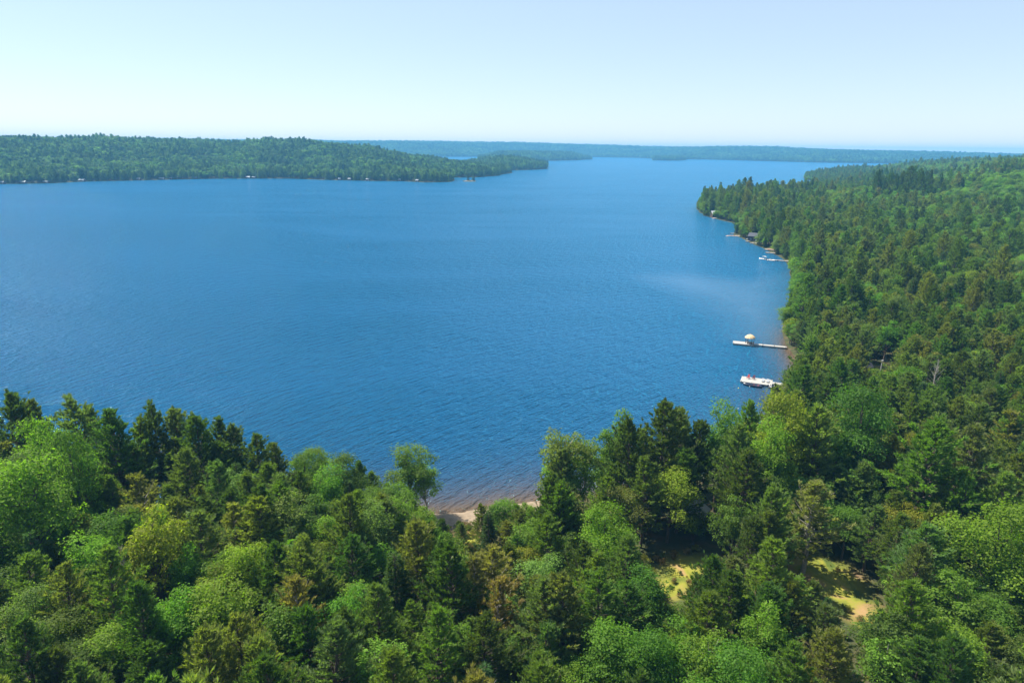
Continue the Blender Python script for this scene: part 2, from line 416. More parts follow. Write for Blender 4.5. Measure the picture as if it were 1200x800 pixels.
def broadleaf(seed, Ht=16., lod=0, shape='round', dens=1.0):
    r = np.random.default_rng(seed)
    tl = []; Cn, Nr, Sz, LV = [], [], [], []
    zb = Ht*(.25 if shape == 'round' else .18)
    Rc = Ht*(.225 if shape == 'round' else .19)
    trunk = np.array([[0, 0, 0], [r.normal(0, .2), r.normal(0, .2), zb], [r.normal(0, .4), r.normal(0, .4), Ht*.55], [r.normal(0, .5), r.normal(0, .5), Ht*.85]])
    tl.append(tube_arrays(trunk, [.28, .22, .13, .03], 6))
    nl = {'round': 34, 'loose': 46}[shape]
    nl = int(nl*r.uniform(.85, 1.15))
    cz = (zb+Ht)/2; hz = (Ht-zb)/2
    big = r.normal(size=(4, 3)); big /= np.linalg.norm(big, axis=1, keepdims=True); bamp = r.uniform(-.3, .45, 4)
    for i in range(nl):
        d = r.normal(size=3); d /= np.linalg.norm(d)
        if d[2] < -.55: d[2] = -d[2]
        k = r.uniform(.55, 1.15) if i > 6 else r.uniform(.1, .5)
        bulge = 1+float(np.sum(bamp*np.clip(big@d, 0, 1)**2))
        hr = Rc*(1-.25*max(0, -d[2]))*bulge
        c = np.array([d[0]*hr*k, d[1]*hr*k, cz+d[2]*hz*k*(.9+.1*bulge)])
        rl = Ht*r.choice([.05, .075, .1, .135])*r.uniform(.85, 1.15)*(1.0 if shape == 'round' else .72)
        el = np.array([r.uniform(.9, 1.3), r.uniform(.9, 1.3), r.uniform(.72, 1.0) if shape == 'round' else r.uniform(.8, 1.25)])*rl
        if lod == 0:
            tl.append(tube_arrays([np.array([0, 0, np.clip(c[2]-Ht*.22, zb*.7, Ht*.6)]), c*np.array([.55, .55, 1])-np.array([0, 0, .08*Ht]), c], [.10, .06, .02], 3))
        n = int({0: 330, 1: 60, 2: 11}[lod]*dens*(rl/(Ht*.1))**1.6)+1
        e = r.normal(size=(n, 3)); e /= np.linalg.norm(e, axis=1, keepdims=True)
        e[:, 2] = np.where(e[:, 2] < -.35, -e[:, 2], e[:, 2])
        rr = r.uniform(.62, 1.08, n)
        bump = 1+.16*np.sin(e[:, 0]*7+i)+.16*np.sin(e[:, 1]*8+i*2)
        Cn.append(c+e*el*(rr*bump)[:, None]); Nr.append(e*.8+r.normal(0, .55, (n, 3))+np.array([0, 0, .45]))
        Sz.append(r.uniform(.07, .20, n)*{0: 1, 1: 2.2, 2: 4.9}[lod]*(Ht/16)**.5); LV.append(r.uniform(.72, 1.28, n)*r.uniform(.78, 1.22))
    V, F = leaves(np.concatenate(Cn), np.concatenate(Nr), np.concatenate(Sz), r)
    return join_tubes(tl), (V, F, np.concatenate(LV))
LIB = {}   # kind -> lod -> list of (trunk mesh, crown mesh, height)
def lib(kind, maker, n, Ht, leafmat, barkmat, lods=(0,)):
    LIB[kind] = {}
    for lod in lods:
        L = []
        for i in range(n):
            (tv, tf), (cv, cf, lv) = maker(100*len(LIB)+i, lod)
            if lod == 0:
                tm = np_mesh(kind+'_trunk', tv, tf, mats=[M[barkmat]], smooth=True)
                cmesh = np_mesh(kind+'_crown', cv, cf, {'lv': ('FACE', lv)}, mats=[M[leafmat]])
                L.append((tm, cmesh, Ht))
            else:
                V = np.concatenate([tv, cv]); F = np.concatenate([tf, cf+len(tv)])
                mt = np.concatenate([np.zeros(len(tf)), np.ones(len(cf))])
                me = np_mesh(kind+'_small', V, F, {'lv': ('FACE', np.concatenate([np.ones(len(tf)), lv]))}, mats=[M[barkmat], M[leafmat]], fmat=mt)
                L.append((me, Ht))
        LIB[kind][lod] = L
lib('pine', lambda s, l: conifer(s, 20, 'pine', l), 6, 20, 'needles', 'bark', (0, 1, 2))
lib('spruce', lambda s, l: conifer(s, 18, 'spruce', l), 3, 18, 'needles', 'bark', (0, 1, 2))
lib('broad', lambda s, l: broadleaf(s, 15, l), 6, 15, 'leaves', 'bark', (0, 1, 2))
lib('loose', lambda s, l: broadleaf(s, 16, l, 'loose', .8), 3, 16, 'leaves', 'pale_bark', (0, 1))
lib('thin', lambda s, l: conifer(s, 18, 'pine', l, .55), 3, 18, 'needles', 'pale_bark', (0, 1))

TINT = {  # colour word -> leaf colour
 'pine': [('dark green', (0.070,0.121,0.030)), ('grey green', (0.116,0.172,0.067)), ('mid green', (0.114,0.180,0.042)), ('olive', (0.157,0.197,0.053))],
 'spruce': [('dark green', (0.049,0.090,0.029)), ('blue green', (0.064,0.114,0.049))],
 'broad': [('bright green', (0.114,0.210,0.021)), ('mid green', (0.090,0.180,0.023)), ('pale green', (0.122,0.203,0.056)), ('dark green', (0.063,0.130,0.021)), ('yellow green', (0.157,0.210,0.023))],
 'loose': [('olive green', (0.116,0.174,0.032)), ('bright green', (0.122,0.210,0.028))],
 'thin': [('yellowish olive', (0.203,0.203,0.070)), ('greyish olive', (0.168,0.186,0.075))]}
PW = {'pine': [.27,.22,.33,.18], 'spruce': [.65,.35], 'broad': [.33,.30,.15,.16,.06], 'loose': [.5,.5], 'thin': [.5,.5]}

# ------------------------------------------------------------------ tree placement
T = []   # dicts: x,y,z,kind,var,tint index,sx,sz(height),rz
def inpoly(px, py, poly):
    return sdist(px, py, np.array(poly, float)) > 0
SKY = np.array([(-200,460),(0,463),(30,462),(45,480),(75,478),(90,464),(112,486),(130,480),(150,494),(172,478),(200,476),(225,484),(240,500),(262,494),(290,504),
 (310,520),(345,534),(380,538),(420,548),(455,562),(462,535),(500,535),(509,560),(512,618),(555,618),(560,596),(600,592),(632,594),(640,545),(650,512),(680,505),(705,505),(715,492),(748,492),(760,474),(803,476),(812,530),(822,505),
 (845,490),(862,486),(880,474),(893,482),(905,460),(915,442),(935,425)], float)
def fit_top(x, y, zb, h, jit=0.0):
    """shorten a tree so that its top stays under the photo's tree line in front of the water"""
    for _ in range(12):
        px, py, f = P(x, y, zb+h)
        if px > 935 or y > 235: return h
        lim = min(np.interp(px+d, SKY[:, 0], SKY[:, 1]) if px+d < 935 else 0 for d in (0,)) + jit
        lim = max(lim, np.interp(min(px-1200/f, 934), SKY[:, 0], SKY[:, 1])-35, np.interp(min(px+1200/f, 934), SKY[:, 0], SKY[:, 1])-35)
        if py >= lim: return h
        h -= 1.2
        if h < 4: return 0
    return h
def add_tree(x, y, z, kind, h, w=1.0, tint=None, var=None, hero=False):
    ti = int(rng.choice(len(TINT[kind]), p=PW[kind])) if tint is None else tint
    base = {'pine': 20, 'spruce': 18, 'broad': 15, 'loose': 16, 'thin': 18}[kind]
    s = h/base
    T.append(dict(x=float(x), y=float(y), z=float(z)-.15, kind=kind, ti=ti, h=float(h), sz=s, sx=s**.65*w, rz=rng.uniform(0, 6.28), hero=hero,
                  var=int(rng.integers(0, len(LIB[kind][0]))) if var is None else var))
HEROES = [ # px x, px top y, depth, kind, tint, width
 (14,463,121,'pine',0,1.1),(34,470,124,'pine',1,1),(88,465,120,'pine',1,1.05),(104,478,123,'pine',2,.9),(131,482,112,'pine',0,1.25),(160,492,118,'pine',2,1),(180,473,121,'pine',0,.9),(204,479,122,'pine',1,1.15),
 (228,488,116,'pine',0,1.1),(252,490,121,'pine',0,.9),(276,497,121,'pine',1,1.1),(298,508,118,'pine',0,1),(322,520,121,'pine',2,1),(350,535,120,'pine',1,1),(372,532,121,'broad',0,.9),(398,541,116,'broad',1,1),
 (420,541,119,'pine',0,.9),(437,553,120,'pine',2,.9),(480,531,118,'broad',1,1.25),(497,546,121,'loose',1,1.3),(466,572,112,'broad',1,1.1),(482,586,108,'pine',2,1.1),(498,596,105,'broad',0,1.0),(452,566,116,'pine',1,1.0),
 (566,590,106,'pine',2,.9),(580,592,108,'pine',1,.9),(592,589,106,'broad',1,1.0),(606,592,104,'pine',2,1.0),(618,590,107,'broad',0,.9),(632,592,106,'pine',0,.9),(645,588,108,'broad',1,1.0),(520,608,103,'pine',0,.8),(500,604,106,'broad',1,.9),(572,600,100,'spruce',0,.9),
 (662,506,117,'loose',0,1.35),(688,512,120,'loose',1,1.0),(722,488,116,'broad',1,.95),(742,492,112,'pine',0,1.0),(757,538,106,'pine',2,1.05),(781,471,115,'pine',0,1.15),(795,480,119,'pine',1,1),(806,506,121,'spruce',0,.8),
 (822,496,118,'pine',0,1.0),(848,486,120,'broad',1,.9),(868,500,112,'pine',1,1.0),(880,472,124,'pine',2,.9),(877,530,104,'pine',0,1.2),(927,477,117,'broad',4,1.05),(905,505,112,'broad',0,.9),
 (912,455,138,'pine',1,.9),(940,430,150,'pine',0,1.1),(958,436,156,'pine',1,1.0),(990,425,160,'pine',0,1.1),(955,568,98,'thin',1,1.5),(735,616,98,'pine',2,.55),
 (740,640,88,'thin',1,1.1),(600,640,86,'pine',0,1.1),(575,640,80,'thin',0,1.2),(556,652,78,'thin',1,1.0),(545,640,98,'thin',0,.7),
 (630,612,96,'broad',0,1.25),(665,625,95,'broad',3,1.1),(40,503,106,'broad',0,.8),(82,520,99,'broad',1,.75),(20,548,92,'broad',2,.75),(170,600,80,'broad',4,1.0),(25,545,88,'broad',0,1.1),
 (262,695,68,'broad',0,1.2),(1088,612,84,'pine',1,1.4),(1015,470,118,'broad',3,1.1),(960,475,115,'pine',3,1.2),(1090,490,104,'pine',2,1.4),(1140,500,106,'pine',1,1.3),
 (860,652,86,'pine',1,1.3),(1056,600,92,'pine',2,1.1),(1180,605,82,'broad',0,1.2),(1130,680,74,'broad',1,1.3),(540,612,104,'pine',1,.8)]
hx = []
for (px, ty, D, kind, ti, w) in HEROES:
    # x at that depth for the tree top pixel
    lo, hi = 3.0, 45.0
    X = (px-600)/800*D*1.15
    z, _, _ = terrain(np.array([X]), np.array([float(D)])); z = float(z[0])
    for _ in range(30):
        mid = (lo+hi)/2; qx, qy, f = P(X, D, z+mid)
        if qy > ty: lo = mid
        else: hi = mid
        X += (px-qx)*f/800
    add_tree(X, D, z, kind, (lo+hi)/2, w, ti, hero=True); hx.append((X, D))
hx = np.array(hx)
VIS = [[(462,534),(506,534),(510,588),(470,588)], CLEAR1_PX, CLEAR2_PX, PATH_PX, [(700,640),(770,628),(835,632),(830,652),(770,655)], [(816,566),(842,566),(842,590),(816,590)], [(1016,419),(1044,413),(1044,432),(1016,432)]]
def blocked(x, y, z, h, w):
    pxs = []
    for k in (.25, .5, .75, 1.0):
        for s in (-1, 0, 1):
            px, py, f = P(x+s*w*.8*(1 if k < .9 else .3), y, z+h*k); pxs.append((float(px), float(py)))
    a = np.array(pxs)
    if a[:, 1].max() < 400 or a[0, 0] < 430 or y > 240: return False
    for q in VIS:
        if inpoly(a[:, 0], a[:, 1], q).any(): return True
    return False
KEEP = [(np.array([34.5, 115.5]), 5), (W(839, 252.5), 9), (W(885, 283.5), 7), (W(877, 281), 5), (W(903, 292), 5), (W(857, 275.5), 7), (W(920, 305.5), 4)]
def kept(x, y):
    for c, rr in KEEP:
        u = c/np.hypot(*c)
        for k in (0, 6, 12):
            if math.hypot(x-c[0]+u[0]*k, y-c[1]+u[1]*k) < rr: return True
    return False
def scatter(x0, x1, y0, y1, sp, jitter=.42):
    gx, gy = np.meshgrid(np.arange(x0, x1, sp), np.arange(y0, y1, sp*.9))
    gx = gx+((np.arange(gx.shape[0]) % 2)*sp*.5)[:, None]
    gx = gx+rng.uniform(-jitter, jitter, gx.shape)*sp; gy = gy+rng.uniform(-jitter, jitter, gy.shape)*sp
    return gx.ravel(), gy.ravel()
# near forest (one by one, to clear the openings)
gx, gy = scatter(-150, 190, 34, 240, 4.7)
hz, sd, wh = terrain(gx, gy)
ok = (sd > 3.0) & (np.abs(gx) < gy*.80+22)
for c in clear_w: ok &= sdist(gx, gy, c) < -2.0
ok &= ~((hz < 1.2) & (np.abs(gx+10.5) < 5.5) & (gy > 108))
mix1 = wob(gx, gy, 45, 4); mix2 = wob(gx, gy, 30, 5)
for x, y, z, s, a, b2 in zip(gx[ok], gy[ok], hz[ok], sd[ok], mix1[ok], mix2[ok]):
    if np.hypot(hx[:, 0]-x, hx[:, 1]-y).min() < 3.0 or math.hypot(x-34.5, y-115.5) < 4.5: continue
    pb = .42+.35*a
    if x > 60 and y > 110: pb -= .22
    u = rng.random()
    kind = 'broad' if u < pb else ('spruce' if rng.random() < .10 else 'pine')
    if rng.random() < .03: kind = 'thin'
    if rng.random() < .04: kind = 'loose'
    h = {'pine': rng.uniform(12, 18), 'spruce': rng.uniform(10, 16), 'broad': rng.uniform(8, 14), 'loose': rng.uniform(9, 14), 'thin': rng.uniform(11, 16)}[kind]
    if rng.random() < .15: h *= .7
    h = fit_top(x, y, z, h, rng.uniform(0, 22))
    if h < 4.5: continue
    if y < 75: h = min(h, 17)
    w = rng.uniform(.9, 1.2) if kind in ('pine', 'thin') else rng.uniform(.85, 1.15)
    if blocked(x, y, z, h, 3.0): 
        h *= .45
        if h < 4 or blocked(x, y, z, h, 1.6): continue
    add_tree(x, y, z, kind, h, w)
# right-hand shore and hillside
gx, gy = scatter(90, 1600, 240, 2100, 6.0)
keep = (gx < gy*.80+40) & (gx > gy*.24)
gx, gy = gx[keep], gy[keep]
hz, sd, wh = terrain(gx, gy); ok = (sd > 3.5) & (wh == 0)
gx, gy, hz, sd = gx[ok], gy[ok], hz[ok], sd[ok]
a = wob(gx, gy, 120, 4); a2 = wob(gx, gy, 60, 5)
pb = .48+.36*a+.50*sstep((gy-330)/300)*sstep((sd-70)/120)
pb = np.where(sd < 30, pb-.28, pb)
u = rng.random(len(gx)); v = rng.random(len(gx))
kk = np.where(u < pb, 'broad', np.where(v < .28, 'spruce', 'pine'))
# the stand of tall dark conifers on the ridge and on the point
pxs, pys, _ = P(gx, gy, hz+15)
tall = ((((pxs-1068)/46)**2+((pys-219)/9)**2 < 1) & (rng.random(len(gx)) < .26))
for i in range(len(gx)):
    if gy[i] < 900 and gx[i] < gy[i]*.43 and kept(gx[i], gy[i]): continue
    k = str(kk[i]); 
    h = {'pine': rng.uniform(14, 22), 'spruce': rng.uniform(12, 20), 'broad': rng.uniform(10, 16)}[k]
    if tall[i]: k = 'pine' if rng.random() < .5 else 'spruce'; h = rng.uniform(17, 27)
    if k != 'broad' and rng.random() < .09: h *= 1.3
    if 640 < gy[i] < 1000 and sd[i] < 90 and rng.random() < .45: h *= 1.2
    if gy[i] > 1150: h *= .62+.38*min(1, sd[i]/90)
    ti_ = 0 if tall[i] else (int(rng.choice([0, 1, 2, 3], p=[.18, .25, .37, .20])) if k == 'pine' else None)
    add_tree(gx[i], gy[i], hz[i], k, h, rng.uniform(.9, 1.2), ti_)
# low trees and bushes leaning over the waterline of the right shore
pl = np.array(main)
for a_, b_ in zip(pl[:-1], pl[1:]):
    if not (190 < a_[1] < 1900 and a_[0] > 0): continue
    L_ = np.hypot(*(b_-a_)); nrm = np.array([-(b_-a_)[1], (b_-a_)[0]])/L_
    k = 0.0
    while k < L_:
        k += rng.uniform(2.2, 4.2)*(1 if a_[1] < 1000 else 2)
        q = a_+(b_-a_)*k/L_
        for sgn in (1, -1):
            q2 = q+nrm*sgn*rng.uniform(.6, 3.0)
            if float(sdist([q2[0]], [q2[1]], pl)[0]) > .3: break
        if np.hypot(*(q2-W(930, 425))) < 14 or kept(*q2): continue
        kd = rng.choice(['spruce', 'broad', 'pine'], p=[.3, .45, .25])
        add_tree(q2[0], q2[1], .4, str(kd), rng.uniform(5, 12), rng.uniform(.9, 1.25))
# two little conifers on the rock islet by the far shore
for px, hgt in ((548.5, 15), (555, 18)):
    q = W(px, 212.2); add_tree(q[0], q[1], .8, 'spruce', hgt, 1.2, 0, hero=True)
# small evergreen on the rock point
q = W(859.5, 274.5); add_tree(q[0]+2, q[1], 1.0, 'pine', 13, .95, 0, hero=True)
FAR = []
def far_scatter(name, k, x0, x1, y0, y1, sp, px0, px1, hr):
    gx, gy = scatter(x0, x1, y0, y1, sp)
    t = gx/gy; keep = (t > (px0-600)/800.*.985) & (t < (px1-600)/800.*1.04); gx, gy = gx[keep], gy[keep]
    z, sd, wh = terrain(gx, gy); ok = (sd > 3) & (wh == k)
    gx, gy, z, sd = gx[ok], gy[ok], z[ok], sd[ok]
    pc = np.clip(.40+.5*wob(gx, gy, 160, 4)+.4*(sd < 35), .03, .95)
    con = rng.random(len(gx)) < pc
    FAR.append((name, gx, gy, z, con, rng.uniform(*hr, len(gx))))
far_scatter('left', 1, -2400, 150, 1150, 3000, 10.5, -60, 605, (13, 21))
far_scatter('pen1', 2, -400, 200, 1800, 3200, 10, 500, 660, (14, 22))
far_scatter('pen2', 3, -600, 700, 2800, 5200, 13, 500, 720, (15, 24))
far_scatter('far', 4, -4500, 6000, 3200, 8200, 19, 180, 1260, (16, 26))

# ------------------------------------------------------------------ which trees show largest
order = sorted(range(len(T)), key=lambda i: T[i]['y'])
cov = np.zeros((400, 600), bool)
for i in order:
    t = T[i]
    rad_ = {'pine': 3.3, 'spruce': 2.2, 'broad': 4.0, 'loose': 3.6, 'thin': 2.4}[t['kind']]*t['sx']
    cz0 = t['z']+t['h']*.3; x_, y0_, f = P(t['x'], t['y'], t['z']+t['h']); x1_, y1_, _ = P(t['x'], t['y'], cz0)
    rp = rad_*800/float(f)/2; cx_, cyt, cyb = float(x_)/2, float(y0_)/2, float(y1_)/2+rp*.5
    a0, a1, b0, b1 = int(max(0, cx_-rp)), int(min(600, cx_+rp+1)), int(max(0, cyt)), int(min(400, cyb+1))
    t['vis'] = 0; t['px'] = float(x_); t['py'] = float(y0_)
    if a1 <= a0 or b1 <= b0: continue
    yy, xx = np.mgrid[b0:b1, a0:a1]
    mid = (cyt+cyb)/2; hh_ = max(.6, (cyb-cyt)/2)
    m_ = ((xx+.5-cx_)/max(rp, .6))**2+((yy+.5-mid)/hh_)**2 < 1
    t['vis'] = int((m_ & ~cov[b0:b1, a0:a1]).sum()); cov[b0:b1, a0:a1] |= m_
CAP = 300
single = []
for kd in ('pine', 'spruce', 'broad', 'loose', 'thin'):
    c = [t for t in T if t['kind'] == kd and (t['vis'] >= 3 or t['hero'])]
    c.sort(key=lambda t: -t['vis']-(1e6 if t['hero'] else 0)); single += c[:CAP]
for t in single: t['single'] = True
KIND = {'pine': ('pine_tree', 'pine'), 'spruce': ('spruce_tree', 'spruce'), 'broad': ('broadleaf_tree', 'broadleaf tree'), 'loose': ('birch_tree', 'loose-crowned tree'), 'thin': ('sparse_pine_tree', 'thin pine')}
GROUP = {'pine': 'pines of the lakeside forest', 'spruce': 'spruces of the lakeside forest', 'broad': 'round broadleaf trees of the lakeside forest', 'loose': 'loose-crowned trees of the lakeside forest', 'thin': 'thin yellowing pines of the lakeside forest'}
def zone(t):
    px, py, y = t['px'], t['py'], t['y']
    if t['hero'] and y > 1000: return 'on the tiny far rock islet'
    if y > 620: return 'on the wooded point beyond the docks' if px < 960 else 'on the far right hillside'
    if y > 330: return 'by the boathouse cove' if px < 960 else ('on the middle right hillside' if px < 1080 else 'high on the right edge hillside')
    if y > 200: return 'behind the two near docks' if px < 1000 else ('inland of the docks' if px < 1100 else 'near the right edge inland of the docks')
    if y > 108:
        for lim, nm in ((130, 'at the left corner of the near shore'), (260, 'on the near shore left of mid-left'), (400, 'on the near shore mid-left'), (520, 'just left of the sand beach'), (650, 'just right of the sand beach'),
                        (760, 'in the shoreline clump right of the beach'), (900, 'around the white-roofed cabin'), (1030, 'between the near dock and the right edge'), (9999, 'near the right edge above the sandy clearing')):
            if px < lim: return nm
    if y > 80:
        for lim, nm in ((150, 'in the left edge canopy'), (330, 'in the middle of the left canopy'), (520, 'in the canopy below the beach, left side'), (700, 'in the canopy directly below the beach'), (850, 'around the yellow clearing'),
                        (1040, 'around the sandy clearing'), (9999, 'right of the sandy clearing')):
            if px < lim: return nm
    for lim, nm in ((200, 'in the bottom left corner'), (400, 'along the bottom edge, left part'), (600, 'along the bottom edge left of centre'), (800, 'along the bottom edge right of centre'), (1000, 'at the bottom below the sandy clearing'), (9999, 'in the bottom right corner')):
        if px < lim: return nm
ORD = 'first second third fourth fifth sixth seventh eighth ninth tenth eleventh twelfth thirteenth fourteenth fifteenth sixteenth seventeenth eighteenth nineteenth twentieth'.split()
def ordw(i):
    if i < 20: return ORD[i]
    tens = {2: 'twenty', 3: 'thirty', 4: 'forty', 5: 'fifty'}[min(5, (i+1)//10)]
    return ({'twenty': 'twentieth', 'thirty': 'thirtieth', 'forty': 'fortieth', 'fifty': 'fiftieth'}[tens] if (i+1) % 10 == 0 else tens+'-'+ORD[(i+1) % 10-1])
buckets = {}
for t in single:
    hr = t['h']/{'pine': 20, 'spruce': 18, 'broad': 15, 'loose': 16, 'thin': 18}[t['kind']]
    t['size'] = 'tall' if hr > .9 else ('small' if hr < .62 else 'mid-sized')
    buckets.setdefault((t['kind'], t['ti'], t['size'], zone(t)), []).append(t)
for (kd, ti, sz, zn), L in buckets.items():
    L.sort(key=lambda t: t['px'])
    for i, t in enumerate(L):
        nm = f"{sz} {TINT[kd][ti][0]} {KIND[kd][1]} {zn}"
        if len(L) == 1: t['label'] = nm
        elif i == len(L)-1 and len(L) > 2: t['label'] = nm+', rightmost such'
        elif i == 0: t['label'] = nm+', leftmost such'
        else: t['label'] = nm+f", {ordw(i)} from left"
def jt(c, t):
    j = np.random.default_rng(int(abs(t['x']*31+t['y']*17))).uniform(.85, 1.18, 3)
    return [float(c[0]*(j[0]*.6+.50)), float(c[1]*j[1]), float(c[2]*j[2]*.85)]
for t in single:
    tm, cmesh, Ht = LIB[t['kind']][0][t['var']]
    root = thing(KIND[t['kind']][0], t['label'], KIND[t['kind']][1].replace('loose-crowned tree', 'tree').replace('broadleaf ', '').replace('thin ', ''), (t['x'], t['y'], t['z']), t['rz'], GROUP[t['kind']])
    root.scale = (t['sx'], t['sx'], t['sz'])
    link('trunk', tm, root)
    c = link('crown', cmesh, root); c['tint'] = jt(TINT[t['kind']][t['ti']][1], t)

for (px, ty, D, v, lab) in ((1076, 660, 84, 0, 'bare grey dead pine standing right of the sandy clearing'), (748, 690, 86, 1, 'bare grey dead pine below the yellow clearing'),
        (146, 640, 78, 2, 'bare grey dead pine in the left canopy'), (560, 668, 84, 1, 'bare grey dead pine on the path below the beach'), (1100, 420, 165, 0, 'bare grey dead pine on the slope inland of the near docks')):
    X = (px-600)/800*D*1.15; lo, hi = 3., 30.; z = float(terrain(np.array([X]), np.array([float(D)]))[0][0])
    for _ in range(25):
        mid = (lo+hi)/2; qx, qy, f = P(X, D, z+mid)
        if qy > ty: lo = mid
        else: hi = mid
        X += (px-qx)*f/800
    o = link('dead_tree', LIB['thin'][0][v][0]); o.location = (X, D, z-.1); k = lo/18; o.scale = (k, k, k)
    tag(o, lab, 'dead tree', 'bare dead pines')

# ------------------------------------------------------------------ uncountable woods: instanced with geometry nodes
def src_collection(name, items):
    c = bpy.data.collections.new(name)
    for i, me in enumerate(items):
        c.objects.link(bpy.data.objects.new('%s_%02d' % (name, i), me))
    return c
def woods(name, label, pts, srcs, tints, heights, widths, which, rots, group=None):
    n = len(pts)
    me = bpy.data.meshes.new(name); me.vertices.add(n); me.vertices.foreach_set('co', np.asarray(pts, np.float32).ravel())
    def at(nm, typ, arr, key):
        q = me.attributes.new(nm, typ, 'POINT'); q.data.foreach_set(key, np.asarray(arr).ravel())
    at('tint', 'FLOAT_VECTOR', np.asarray(tints, np.float32), 'vector')
    at('scl', 'FLOAT_VECTOR', np.stack([widths, widths, heights], -1).astype(np.float32), 'vector')
    at('rot', 'FLOAT_VECTOR', np.stack([rots*0, rots*0, rots], -1).astype(np.float32), 'vector')
    at('pick', 'INT', np.asarray(which, np.int32), 'value')
    me.update()
    o = link(name, me); tag(o, label, 'forest', kind='stuff')
    ng = bpy.data.node_groups.new(name, 'GeometryNodeTree')
    ng.interface.new_socket('Geometry', in_out='INPUT', socket_type='NodeSocketGeometry')
    ng.interface.new_socket('Geometry', in_out='OUTPUT', socket_type='NodeSocketGeometry')
    N = ng.nodes.new; Lk = ng.links.new
    gi, go = N('NodeGroupInput'), N('NodeGroupOutput')
    ci = N('GeometryNodeCollectionInfo'); ci.inputs['Collection'].default_value = srcs
    ci.inputs['Separate Children'].default_value = True; ci.inputs['Reset Children'].default_value = True
    ip = N('GeometryNodeInstanceOnPoints'); ip.inputs['Pick Instance'].default_value = True
    def na(nm, typ):
        q = N('GeometryNodeInputNamedAttribute'); q.data_type = typ; q.inputs['Name'].default_value = nm; return q.outputs[0]
    Lk(gi.outputs[0], ip.inputs['Points']); Lk(ci.outputs[0], ip.inputs['Instance'])
    Lk(na('pick', 'INT'), ip.inputs['Instance Index']); Lk(na('rot', 'FLOAT_VECTOR'), ip.inputs['Rotation']); Lk(na('scl', 'FLOAT_VECTOR'), ip.inputs['Scale'])
    Lk(ip.outputs[0], go.inputs[0])
    md = o.modifiers.new('woods', 'NODES'); md.node_group = ng
    return o
WN = {'pine': ('pine_woods', 'dense pines filling the slope and gaps behind the separate trees'), 'spruce': ('spruce_woods', 'dark spruces scattered through the right hillside woods'),
      'broad': ('broadleaf_woods', 'rounded green broadleaf canopy covering the right hillside'), 'loose': ('birch_undergrowth', 'loose light-crowned trees half hidden in the forest'), 'thin': ('sparse_pine_undergrowth', 'thin yellowing pines half hidden in the forest')}
for kd in ('pine', 'spruce', 'broad', 'loose', 'thin'):
    L = [t for t in T if t['kind'] == kd and not t.get('single') and (t['vis'] > 0 or t['y'] < 260 or kd in ('pine', 'broad', 'spruce'))]
    if not L: continue
    srcs = src_collection(kd+'_src', [a[0] for a in LIB[kd][1]])
    woods(WN[kd][0], WN[kd][1], [(t['x'], t['y'], t['z']) for t in L], srcs, [jt(TINT[kd][t['ti']][1], t) for t in L],
          np.array([t['sz'] for t in L]), np.array([t['sx'] for t in L]), [t['var'] for t in L], np.array([t['rz'] for t in L]))
# low brush and bracken over the open ground
bx_, by_, bt_, bs_ = [], [], [], []
for c, n_ in zip(clear_w, (36, 40, 90, 16)):
    x0, y0 = c.min(0)-3; x1, y1 = c.max(0)+3
    qx, qy = rng.uniform(x0, x1, n_*2), rng.uniform(y0, y1, n_*2)
    k_ = (sdist(qx, qy, c) > -3) & (wob(qx, qy, 9, 2) > -.25); bx_.append(qx[k_]); by_.append(qy[k_])
bx_ = np.concatenate(bx_); by_ = np.concatenate(by_); bz_, bsd, _ = terrain(bx_, by_); nB = len(bx_)
bc = np.array([(.10,.14,.02), (.19,.19,.03), (.08,.12,.025), (.20,.14,.05)])[rng.integers(0, 4, nB)]
hB = rng.uniform(.3, 1.4, nB)**1.3
woods('brush', 'low yellowish bracken and brush on the open clearings', np.stack([bx_, by_, bz_-.35*hB], -1), src_collection('brush_src', [a[0] for a in LIB['broad'][1]]), bc, hB/15*1.3, hB/15*1.6, rng.integers(0, 6, nB), rng.uniform(0, 6.28, nB))['category'] = 'brush'
farsrc = src_collection('far_src', [a[0] for a in LIB['broad'][2]]+[a[0] for a in LIB['pine'][2][:3]]+[a[0] for a in LIB['spruce'][2]])
FN = {'left': ('far_shore_woods', 'forested hill across the lake on the left, deep green blurred by haze'), 'pen1': ('headland_woods', 'dark wooded headland reaching into the lake beyond the left shore'),
      'pen2': ('distant_headland_woods', 'hazy low wooded headland left of the far open water'), 'far': ('horizon_woods', 'blue hazy wooded ridge closing the lake along the horizon')}
tb = np.array([c for _, c in TINT['broad']])[[0, 1, 1, 3, 3, 2]]; tc_ = np.array([c for _, c in TINT['pine']])[[0, 0, 1, 2]]
for nm, gx, gy, z, con, hh in FAR:
    n = len(gx); q = rng.integers(0, 6, n); ti = rng.integers(0, 4, n)
    patch = 1+.28*wob(gx, gy, 130 if nm == 'left' else 400, 5)
    tint = np.where(con[:, None], tc_[ti], tb[q])*rng.uniform(.65, 1.35, (n, 1))*patch[:, None]*.72
    pick = np.where(con, 6+rng.integers(0, 6, n), rng.integers(0, 6, n))
    bw = {'left': 1.5, 'pen1': 1.3, 'pen2': 1.6, 'far': 2.1}[nm]
    woods(*FN[nm], np.stack([gx, gy, z-.3], -1), farsrc, tint, np.where(con, hh/19*1.1, hh*.85/15), bw*np.where(con, hh/20, hh/16), pick, rng.uniform(0, 6.28, n))

